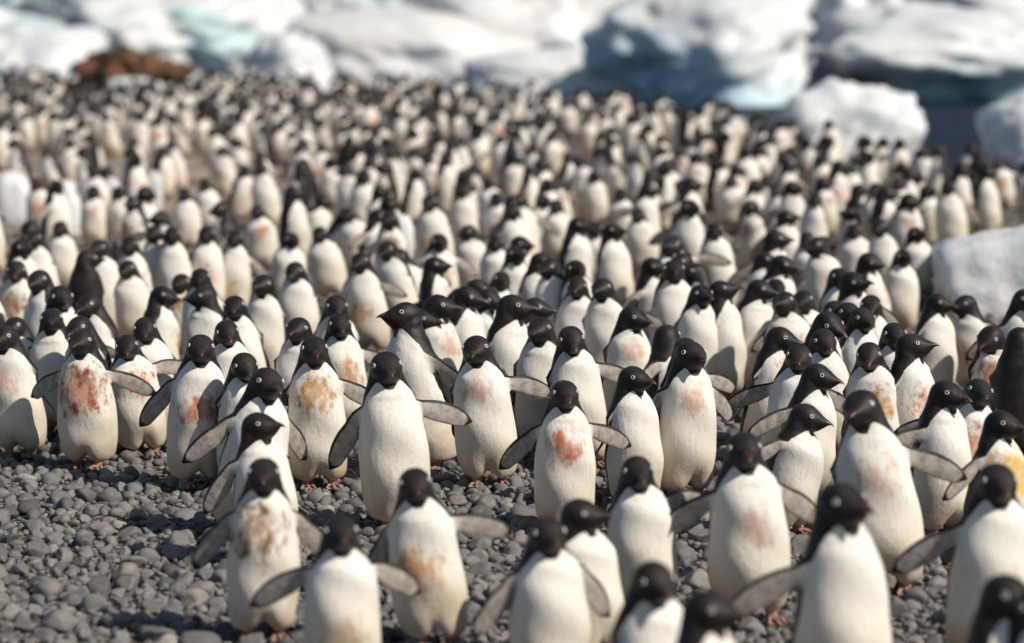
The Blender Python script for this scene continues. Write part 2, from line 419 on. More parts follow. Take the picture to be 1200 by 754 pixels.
berg_px('ice_block', 'smooth ice block standing in the shallows near the rounded white one', 1168, 1310, 104, 205, 35, 1.6, 15, M_ICE, group=G, rough=0.3, freq=1.1, sub=5, power=2.8, undercut=0.1, lean=(0.2, 0.5), crack=0.06)
berg_px('ice_slab', 'flat sided slab of white ice stranded on the pebbles among the penguins', 1118, 1320, 272, 375, 18.7, 0.8, 16, M_ICE, rough=0.13, freq=1.3, sub=5, power=9.0, zb=-0.12, lean=(0.1, 0.6), cat='ice', rotz=-0.12, crack=0.05).rotation_euler[1] = -0.22
GI = 'small ice lumps on the beach'
for k, (x0, x1, yt, d, lab) in enumerate((
        (-8, 34, 204, 25.5, 'largest lump of old ice lying on the open gravel'),
        (62, 92, 212, 26.0, 'upright white lump of ice beside two penguins on open gravel'),
        (66, 95, 228, 24.6, 'flat white lump of ice in front of the upright lump'),
        (122, 140, 208, 26.5, 'narrow sliver of ice behind a penguin on open gravel'),
        (170, 190, 202, 27.5, 'tilted chip of ice between penguins with orange bellies'),
        (446, 486, 252, 21.6, 'square lump of dirty ice among standing penguins'),
        (122, 188, 92, 55.5, 'white shelf of ice in front of the brown rock mound'))):
    a = on_depth(x0, yt, d); b = on_depth(x1, yt, d)
    berg('ice_lump', lab, ((a.x + b.x) / 2, d, -0.03), (b.x - a.x, (b.x - a.x) * 0.7, max(0.1, a.z + 0.03)), 30 + k, M_ICE, group=GI, sub=3, rough=0.25, freq=1.3, cat='ice')

def build_mound():
    s = NT('rust_rock'); p = s.n('ShaderNodeTexCoord').outputs['Object']
    col = s.mix(s.ramp(s.noise(p, 3.0, 5), 0.4, 0.62), (0.17, 0.082, 0.036), (0.045, 0.03, 0.024))
    s.set(Base_Color=col, Roughness=0.9); s.bump(s.noise(p, 6.0, 5), 0.8, 0.1)
    a = on_depth(86, 62, 57); b = on_depth(216, 62, 57)
    o = berg('rock_mound', 'rust brown rocky mound rising at the far end of the beach', ((a.x + b.x) / 2, 57, -0.2), (b.x - a.x, 2.2, a.z + 0.25), 41, s.m, rough=0.6, freq=1.7, cat='rock', power=1.7, undercut=-0.5, crack=0.35)
build_mound()

# ------------------------------------------------------------------ the penguin
#            back y    back z   front y   front z  half width     (profile stations from the vent to the bill tip; the bird faces -Y)
PROF = np.array([
    (0.050, 0.036, -0.030, 0.034, 0.030), (0.090, 0.042, -0.082, 0.034, 0.098), (0.117, 0.072, -0.116, 0.060, 0.127),
    (0.130, 0.135, -0.134, 0.128, 0.136), (0.128, 0.210, -0.144, 0.212, 0.141), (0.118, 0.290, -0.144, 0.292, 0.139),
    (0.105, 0.370, -0.137, 0.372, 0.131), (0.092, 0.440, -0.126, 0.440, 0.124), (0.079, 0.500, -0.112, 0.494, 0.112),
    (0.066, 0.555, -0.097, 0.531, 0.097), (0.057, 0.600, -0.081, 0.556, 0.080), (0.051, 0.638, -0.074, 0.571, 0.0715),
    (0.042, 0.671, -0.076, 0.580, 0.0650), (0.020, 0.695, -0.084, 0.585, 0.0650), (-0.014, 0.707, -0.094, 0.591, 0.0620),
    (-0.046, 0.703, -0.105, 0.599, 0.0535), (-0.076, 0.687, -0.116, 0.608, 0.0410), (-0.101, 0.669, -0.128, 0.618, 0.0285),
    (-0.120, 0.657, -0.139, 0.627, 0.0190), (-0.140, 0.648, -0.151, 0.630, 0.0122), (-0.156, 0.638, -0.161, 0.628, 0.0070), (-0.165, 0.628, -0.165, 0.624, 0.0022)])
def crom(A, t):
    n = len(A); i = np.clip(np.floor(t).astype(int), 0, n - 2); f = (t - i)[:, None]
    p0 = A[np.clip(i - 1, 0, n - 1)]; p1 = A[i]; p2 = A[i + 1]; p3 = A[np.clip(i + 2, 0, n - 1)]
    return 0.5 * (2 * p1 + (p2 - p0) * f + (2 * p0 - 5 * p1 + 4 * p2 - p3) * f ** 2 + (3 * p1 - p0 - 3 * p2 + p3) * f ** 3)
FL_LEN = 0.245
PIV = np.array((0.088, 0.012, 0.468))

def template(N, M, K, parts=True):
    """rest-pose penguin; returns verts, faces, per-vertex data. group: 0 body 1 bill 2/3 eyes 4/5 feet"""
    nb = int(M * 0.46)
    ts = np.concatenate([np.linspace(0, 9, nb, endpoint=False), np.linspace(9, 21, M - nb)])
    P = crom(PROF, ts)
    th = np.arange(N) * 2 * math.pi / N
    ct, st = np.cos(th), np.sin(th)
    f, b, w = P[:, 2:4], P[:, 0:2], P[:, 4]
    mid = (f + b) / 2
    YZ = mid[:, None, :] + (f - mid)[:, None, :] * ct[None, :, None]
    X = w[:, None] * (np.sign(st) * np.abs(st) ** 0.92)[None]
    V = np.stack([X, YZ[..., 0], YZ[..., 1]], -1).reshape(-1, 3)
    tt = np.repeat(ts, N); aa = np.tile(np.degrees(np.where(th > math.pi, 2 * math.pi - th, th)), M)
    # thighs: a crease between two feathered legs
    lowm = 1 - sstep(0.05, 0.15, V[:, 2]); c = np.exp(-(V[:, 0] / 0.030) ** 2)
    V[:, 2] += 0.040 * lowm * c
    V[:, 1] += np.where(V[:, 1] < 0, 0.028 * c * (1 - sstep(0.06, 0.19, V[:, 2])), 0)
    # black and white: signed distance to the border, metres, white positive
    tb = np.interp(tt, [0, 2, 4, 6, 7.5, 8.5, 9.3, 10, 10.6, 11.2, 11.8, 12.4, 12.8], [114, 111, 104, 96, 86, 77, 68, 61, 54, 49, 44, 38, 28])
    side = (tb - aa) * math.pi / 180 * np.interp(tt, ts, w)
    thr = 10.15 + 2.0 * (sstep(6, 38, aa))
    front = (thr - tt) * 0.026
    wht = np.minimum(side, front)
    faces = []; grp = []
    Kj = max(1, round(N / 9.0)); jc = int(round(98 / 360 * N - Kj / 2))
    i0 = int(np.argmin(abs(ts - 6.75))); i1 = max(i0 + 1, int(np.argmin(abs(ts - 8.15))))
    patches = {}
    for s in (1, -1):
        cols = [(jc + k) % N for k in range(Kj + 1)] if s == 1 else [(N - jc - k) % N for k in range(Kj + 1)]
        patches[s] = cols
    hole = set()
    for s in (1, -1):
        cc = patches[s]
        for k in range(Kj):
            j = cc[k] if s == 1 else cc[k + 1]
            for i in range(i0, i1): hole.add((i, j))
    for i in range(M - 1):
        for j in range(N):
            if (i, j) in hole: continue
            faces.append((i * N + j, i * N + (j + 1) % N, (i + 1) * N + (j + 1) % N, (i + 1) * N + j))
            grp.append(1 if ts[i] >= 18.05 else 0)
    VV = [V]; T = [tt]; WH = [wht]; FLP = [np.zeros(len(V))]; FS = [np.zeros(len(V))]; SIDE = [np.zeros(len(V))]
    nv = len(V)
    def add(v, t=0.0, wh=1.0, fl=0.0, fs=0.0, sd=0.0):
        nonlocal nv
        v = np.asarray(v, float).reshape(-1, 3); n = len(v)
        VV.append(v)
        for L, x in ((T, t), (WH, wh), (FLP, fl), (FS, fs), (SIDE, sd)): L.append(np.broadcast_to(np.asarray(x, float), (n,)).copy())
        nv += n; return nv - n
    faces.append(tuple(range(N))); grp.append(0)
    faces.append(tuple((M - 1) * N + j for j in range(N))); grp.append(1)
    # flippers: grown out of the hole in the shoulder
    chord_s = np.array([0, .12, .3, .5, .7, .85, .95, 1.0]); chord_v = np.array([.034, .036, .043, .045, .041, .033, .021, .008])
    for s in (1, -1):
        cc = patches[s]; loop = []
        for k in range(Kj + 1): loop.append((i0, cc[k], k))
        for i in range(i0 + 1, i1 + 1): loop.append((i, cc[Kj], Kj))
        for k in range(Kj - 1, -1, -1): loop.append((i1, cc[k], k))
        for i in range(i1 - 1, i0, -1): loop.append((i, cc[0], 0))
        idx = [i * N + j for i, j, k in loop]
        u = np.array([2 * k / Kj - 1 for i, j, k in loop]); v = np.array([2 * (i - i0) / (i1 - i0) - 1 for i, j, k in loop])
        al = np.arctan2(v, u); cu, sv_ = np.cos(al), np.sin(al)
        cen = V[idx].mean(0); prev = idx
        ss = np.linspace(0, 1, K + 1)[1:] ** 0.9
        for q in ss:
            ch = np.interp(q, chord_s, chord_v); tk = np.interp(q, [0, .15, .5, 1], [.020, .011, .006, .003])
            x0 = abs(cen[0]) + FL_LEN * q
            cy = cen[1] + 0.035 * q * q; cz = cen[2] - 0.004 * q - 0.062 * q * q
            pts = np.stack([np.full(len(al), s * x0) - s * 0.018 * (sv_ < 0) * np.abs(sv_) * q, cy + tk * cu, cz + ch * sv_ * np.where(sv_ < 0, 1.0, 0.95)], -1)
            wh = np.minimum(np.minimum(-cu * 0.02 + 0.003 + 0.014 * np.maximum(0, -sv_), (0.72 - sv_) * 0.03), (0.91 - q) * 0.10)
            st_ = add(pts, 7.5, wh, min(1.0, q / 0.06), q, s)
            cur = list(range(st_, st_ + len(al)))
            for m in range(len(al)):
                m2 = (m + 1) % len(al)
                faces.append((prev[m], prev[m2], cur[m2], cur[m])); grp.append(0)
            prev = cur
        faces.append(tuple(prev)); grp.append(0)
    # tail
    st_ = add([(-.045, .095, .10), (.045, .095, .10), (.035, .10, .065), (-.035, .10, .065), (-.016, .20, .030), (.016, .20, .030), (.012, .198, .020), (-.012, .198, .020)], 1, -1.0)
    for q in ((0, 1, 5, 4), (1, 2, 6, 5), (2, 3, 7, 6), (3, 0, 4, 7), (4, 5, 6, 7)):
        faces.append(tuple(st_ + z for z in q)); grp.append(0)
    # eyes
    def surf(t, a):
        p = crom(PROF, np.array([t]))[0]; m_ = (p[0:2] + p[2:4]) / 2
        yz = m_ + (p[2:4] - m_) * math.cos(a)
        return np.array((p[4] * math.sin(a) ** 0.92, yz[0], yz[1]))
    te, ae = 14.75, rad(101)
    p = surf(te, ae); dn = np.cross(surf(te, ae + .05) - p, surf(te + .1, ae) - p); dn /= np.linalg.norm(dn)
    if dn[0] < 0: dn = -dn
    e1 = np.cross(dn, (0, 0, 1.0)); e1 /= np.linalg.norm(e1); e2 = np.cross(dn, e1)
    ns = 14 if N > 24 else 8
    if N > 14:
        for s in (1, -1):
            an = np.arange(ns) * 2 * math.pi / ns
            rings = []
            for (r, h) in ((.0106, -.003), (.0100, .0032), (.0070, .0043), (.0064, .0030), (.0034, .0048)):
                q = p + dn * (h + 0.0005) + r * (np.cos(an)[:, None] * e1 + np.sin(an)[:, None] * e2)
                q[:, 0] *= s
                rings.append(add(q, 14.5, -1.0))
            for a_, b_, mt in ((0, 1, 2), (1, 2, 2), (2, 3, 2), (3, 4, 3)):
                for m in range(ns):
                    m2 = (m + 1) % ns
                    faces.append((rings[a_] + m, rings[a_] + m2, rings[b_] + m2, rings[b_] + m)); grp.append((2 if s == 1 else 3) + (0 if mt == 2 else 10))
            faces.append(tuple(rings[4] + m for m in range(ns))); grp.append((2 if s == 1 else 3) + 10)
    # feet
    for s in (1, -1):
        g = 4 if s == 1 else 5
        x0 = 0.058 * s; n6 = 8 if N > 24 else 5
        an = np.arange(n6) * 2 * math.pi / n6
        prev = None
        for (yy, zz, r) in ((-.030, .085, .034), (-.036, .045, .027), (-.042, .022, .021), (-.045, .004, .024)):
            a0 = add(np.stack([x0 + r * np.cos(an), yy + r * np.sin(an), np.full(n6, zz)], -1), 0, -1.0)
            if prev is not None:
                for m in range(n6):
                    m2 = (m + 1) % n6
                    faces.append((prev + m, prev + m2, a0 + m2, a0 + m)); grp.append(g)
            prev = a0
        tips = []
        for (dx, ly, lw) in ((-.034, -.108, .0085), (0.002, -.128, .0095), (.036, -.110, .0085)):
            root = np.array((x0 + dx * 0.3, -.050, .014)); tip = np.array((x0 + dx, ly, .006)); knee = (root * .45 + tip * .55) + np.array((0, 0, .006))
            rr = []
            for c_, r in ((root, lw * 1.25), (knee, lw), (tip, lw * .7)):
                rr.append(add([c_ + (-r, 0, 0), c_ + (0, 0, r), c_ + (r, 0, 0), c_ + (0, 0, -r * .8)], 0, -1.0))
            for q in range(2):
                for m in range(4):
                    m2 = (m + 1) % 4
                    faces.append((rr[q] + m, rr[q] + m2, rr[q + 1] + m2, rr[q + 1] + m)); grp.append(g)
            cl = add([tip + (0, -.017, -.004)], 0, -1.0)
            for m in range(4): faces.append((rr[2] + m, rr[2] + (m + 1) % 4, cl)); grp.append(g + 10)
            tips.append((tip, rr))
        for q in range(2):
            a_, b_ = tips[q][0], tips[q + 1][0]
            midp = (a_ + b_) / 2 + np.array((0, .012, -.001))
            w0 = add([np.array((x0, -.050, .013)), a_, midp, b_, np.array((x0, -.050, .004)), a_ - (0, 0, .004), midp - (0, 0, .004), b_ - (0, 0, .004)], 0, -1.0)
            faces.append((w0, w0 + 1, w0 + 2, w0 + 3)); grp.append(g)
            faces.append((w0 + 7, w0 + 6, w0 + 5, w0 + 4)); grp.append(g)
    V = np.concatenate(VV)
    # consistent winding
    me = bpy.data.meshes.new('tmp'); me.from_pydata(V.tolist(), [], faces)
    bm = bmesh.new(); bm.from_mesh(me); bmesh.ops.recalc_face_normals(bm, faces=bm.faces[:])
    faces = [tuple(v.index for v in f.verts) for f in bm.faces]; bm.free(); bpy.data.meshes.remove(me)
    grp = np.array(grp)
    mat = np.select([grp == 1, (grp == 2) | (grp == 3), (grp == 12) | (grp == 13), (grp == 4) | (grp == 5), grp >= 14], [1, 2, 3, 4, 5], 0)
    return dict(V=V, faces=faces, grp=grp % 10, mat=mat, t=np.concatenate(T), wht=np.concatenate(WH), flp=np.concatenate(FLP), fs=np.concatenate(FS), side=np.concatenate(SIDE))

def rot_axis(P, piv, axis, ang):
    """rotate points about a coordinate axis through piv; ang may be an array"""
    c, s = np.cos(ang), np.sin(ang); Q = P - piv; R_ = Q.copy()
    if axis == 0: R_[:, 1] = c * Q[:, 1] - s * Q[:, 2]; R_[:, 2] = s * Q[:, 1] + c * Q[:, 2]
    if axis == 1: R_[:, 0] = c * Q[:, 0] + s * Q[:, 2]; R_[:, 2] = -s * Q[:, 0] + c * Q[:, 2]
    if axis == 2: R_[:, 0] = c * Q[:, 0] - s * Q[:, 1]; R_[:, 1] = s * Q[:, 0] + c * Q[:, 1]
    return R_ + piv

def pose(T, ruff=0.0, hy=0, hp=0, stretch=0.0, lean=0.0, fwd=0.0, flR=70, flL=70, swR=15, swL=15, fat=1.0, step=0.0):
    P = T['V'].copy(); z0 = P[:, 2].copy(); isfl = T['fs'] > 0
    isfoot = np.zeros(len(P), bool); isfoot[T['footv']] = True
    bodyx = ~isfl & ~isfoot
    k = 1 + (fat - 1) * sstep(0.05, 0.14, z0) * (1 - sstep(0.52, 0.62, z0))
    P[bodyx, 0] *= k[bodyx]; P[bodyx, 1] *= k[bodyx]
    for s, fl, sw in ((1, flR, swR), (-1, flL, swL)):
        m = isfl & (T['side'] == s)
        if not m.any(): continue
        q = T['fs'][m]; w = sstep(-0.05, 0.28, q); piv = PIV * np.array((s, 1, 1))
        A = P[m]; A[:, 0] += s * 0.100 * (fat - 1)
        hang = float(sstep(38, 66, np.array(float(fl))))
        tw = rad(68) * hang
        A = rot_axis(A, piv, 0, tw * w)                       # twist the leading edge forwards when hanging
        A = rot_axis(A, piv, 1, s * rad(fl) * w)              # drop
        A = rot_axis(A, piv, 2, s * rad(sw) * w)              # sweep back
        P[m] = A
    # neck
    zz = np.where(isfl, PIV[2], z0)
    P[:, 2] += stretch * sstep(0.36, 0.60, zz)
    thin = 1 - 0.9 * max(0, stretch) * np.exp(-((zz - 0.545) / 0.05) ** 2) * 2.2
    P[~isfl, 0] *= thin[~isfl]
    npv = np.array((0, -0.010, 0.57 + stretch))
    hw = np.where(isfl, 0, sstep(0.555, 0.635, z0 + np.maximum(0, -0.05 - P[:, 1]) * 0.9))
    P = rot_axis(P, npv, 0, -rad(hp) * hw)
    tw = np.where(isfl, 0, sstep(0.525, 0.63, z0 + np.maximum(0, -0.05 - T['V'][:, 1]) * np.where(T['t'] > 10.3, 0.9, 0.0)))
    P = rot_axis(P, npv, 2, rad(hy) * tw)
    ph = (hy * 0.37 + lean * 1.7 + fat * 91.0 + stretch * 300.0)
    mb = ~isfl & ~isfoot & (T['t'] < 9) & (T['t'] > 1)
    P[mb, 0] *= 1 + 0.016 * np.sin(z0[mb] * 21 + ph) ; P[mb, 1] += 0.006 * np.sin(z0[mb] * 27 + T['V'][mb, 0] * 18 + ph * 1.7)
    if ruff:                                                # feathers standing up in tufts
        rest = T['V']; sd = np.sin(rest[:, 0] * 61 + 3 * np.sin(rest[:, 2] * 47)) * np.sin(rest[:, 2] * 83 + 2.5 * np.sin(rest[:, 1] * 53)) + 0.6 * np.sin(rest[:, 0] * 143 + rest[:, 2] * 171)
        m = ~isfl & ~isfoot & (T['t'] < 13) & (T['t'] > 1)
        P[m, 0] *= 1 + ruff * sd[m]; P[m, 1] *= 1 + ruff * sd[m]
    # whole-body lean about the feet
    lw = sstep(0.0, 0.14, zz)
    P = rot_axis(P, np.array((0, 0, 0.03)), 1, rad(lean) * lw)
    P = rot_axis(P, np.array((0, 0, 0.03)), 0, rad(fwd) * lw)
    for g, sgn in ((4, 1), (5, -1)):
        vi = T['footsets'][g]; P[vi, 1] += sgn * step
    return P

def finish(T):
    loops = []; starts = []; n = 0
    for f in T['faces']: starts.append(n); loops.extend(f); n += len(f)
    T['loops'] = np.array(loops); T['starts'] = np.array(starts); T['tot'] = np.array([len(f) for f in T['faces']])
    fs = {}
    for g in (4, 5):
        s = set()
        for f, gg in zip(T['faces'], T['grp']):
            if gg == g: s.update(f)
        fs[g] = np.array(sorted(s), dtype=int)
    T['footsets'] = fs; T['footv'] = np.concatenate([fs[4], fs[5]])
    T['split'] = {}
    for g in range(6):
        fi = [i for i in range(len(T['faces'])) if T['grp'][i] == g]
        if not fi: continue
        vs = sorted(set(v for i in fi for v in T['faces'][i])); mp = {v: k for k, v in enumerate(vs)}
        lo = [mp[v] for i in fi for v in T['faces'][i]]; tot = np.array([len(T['faces'][i]) for i in fi])
        T['split'][g] = (np.array(vs), np.array(lo), np.concatenate([[0], np.cumsum(tot)[:-1]]), T['mat'][fi])
    return T
T_NEAR = finish(template(36, 64, 12)); T_MID = finish(template(20, 38, 7)); T_FAR = finish(template(10, 20, 3))

STAIN = {'n': (0, .4, (.5, .3, .2)), 'R': (2.0, .37, (.28, .065, .024)), 'r': (1.15, .42, (.46, .145, .07)), 'p': (.65, .42, (.55, .24, .14)),
         'o': (1.0, .33, (.55, .27, .10)), 'y': (1.25, .41, (.44, .22, .05)), 'Y': (2.0, .45, (.72, .46, .05)), 'b': (1.5, .43, (.20, .10, .04)), 'w': (.9, .27, (.45, .31, .15))}
def attrs_for(T, vs, st, rnd):
    n = len(vs); a, zc, c = STAIN[st]; zc += 0.10 * ((rnd * 7.7) % 1 - 0.55)
    if st == 'n': a, zc, c = 0.30 * ((rnd * 3.3) % 1), 0.22 + 0.2 * ((rnd * 5.1) % 1), (.52, .36, .24)
    return {'rest': T['V'][vs], 'wht': T['wht'][vs], 'flp': T['flp'][vs],
            'sta': np.broadcast_to(np.array((a, zc, rnd)), (n, 3)), 'stc': np.broadcast_to(np.array(c), (n, 3))}

NAME = 'penguin'
def put_penguin(x, y, yaw, lod, label, group, stain='n', scale=1.0, rnd=0.5, **pz):
    z = float(beach_z(np.array(x), np.array(y))) + (0.022 if y < 15 else 0.012)
    if lod == 'near':
        T = T_NEAR; P = pose(T, **pz)
        root = link(NAME, None, loc=(x, y, z))
        names = {0: 'body', 1: 'bill', 2: 'eye', 3: 'eye', 4: 'foot', 5: 'foot'}
        for g, (vs, lo, stt, mt) in T['split'].items():
            me = mesh_np(names[g], P[vs], lo, stt, None, PMATS, mt, attrs_for(T, vs, stain, rnd) if g == 0 else None)
            link(names[g], me, root)
    else:
        T = T_MID; P = pose(T, **pz)
        me = mesh_np(NAME, P, T['loops'], T['starts'], None, PMATS, T['mat'], attrs_for(T, np.arange(len(P)), stain, rnd))
        root = link(NAME, me, loc=(x, y, z))
    root.rotation_euler = (0, 0, rad(yaw)); root.scale = (scale,) * 3
    tag(root, label, 'penguin', group)
    return root

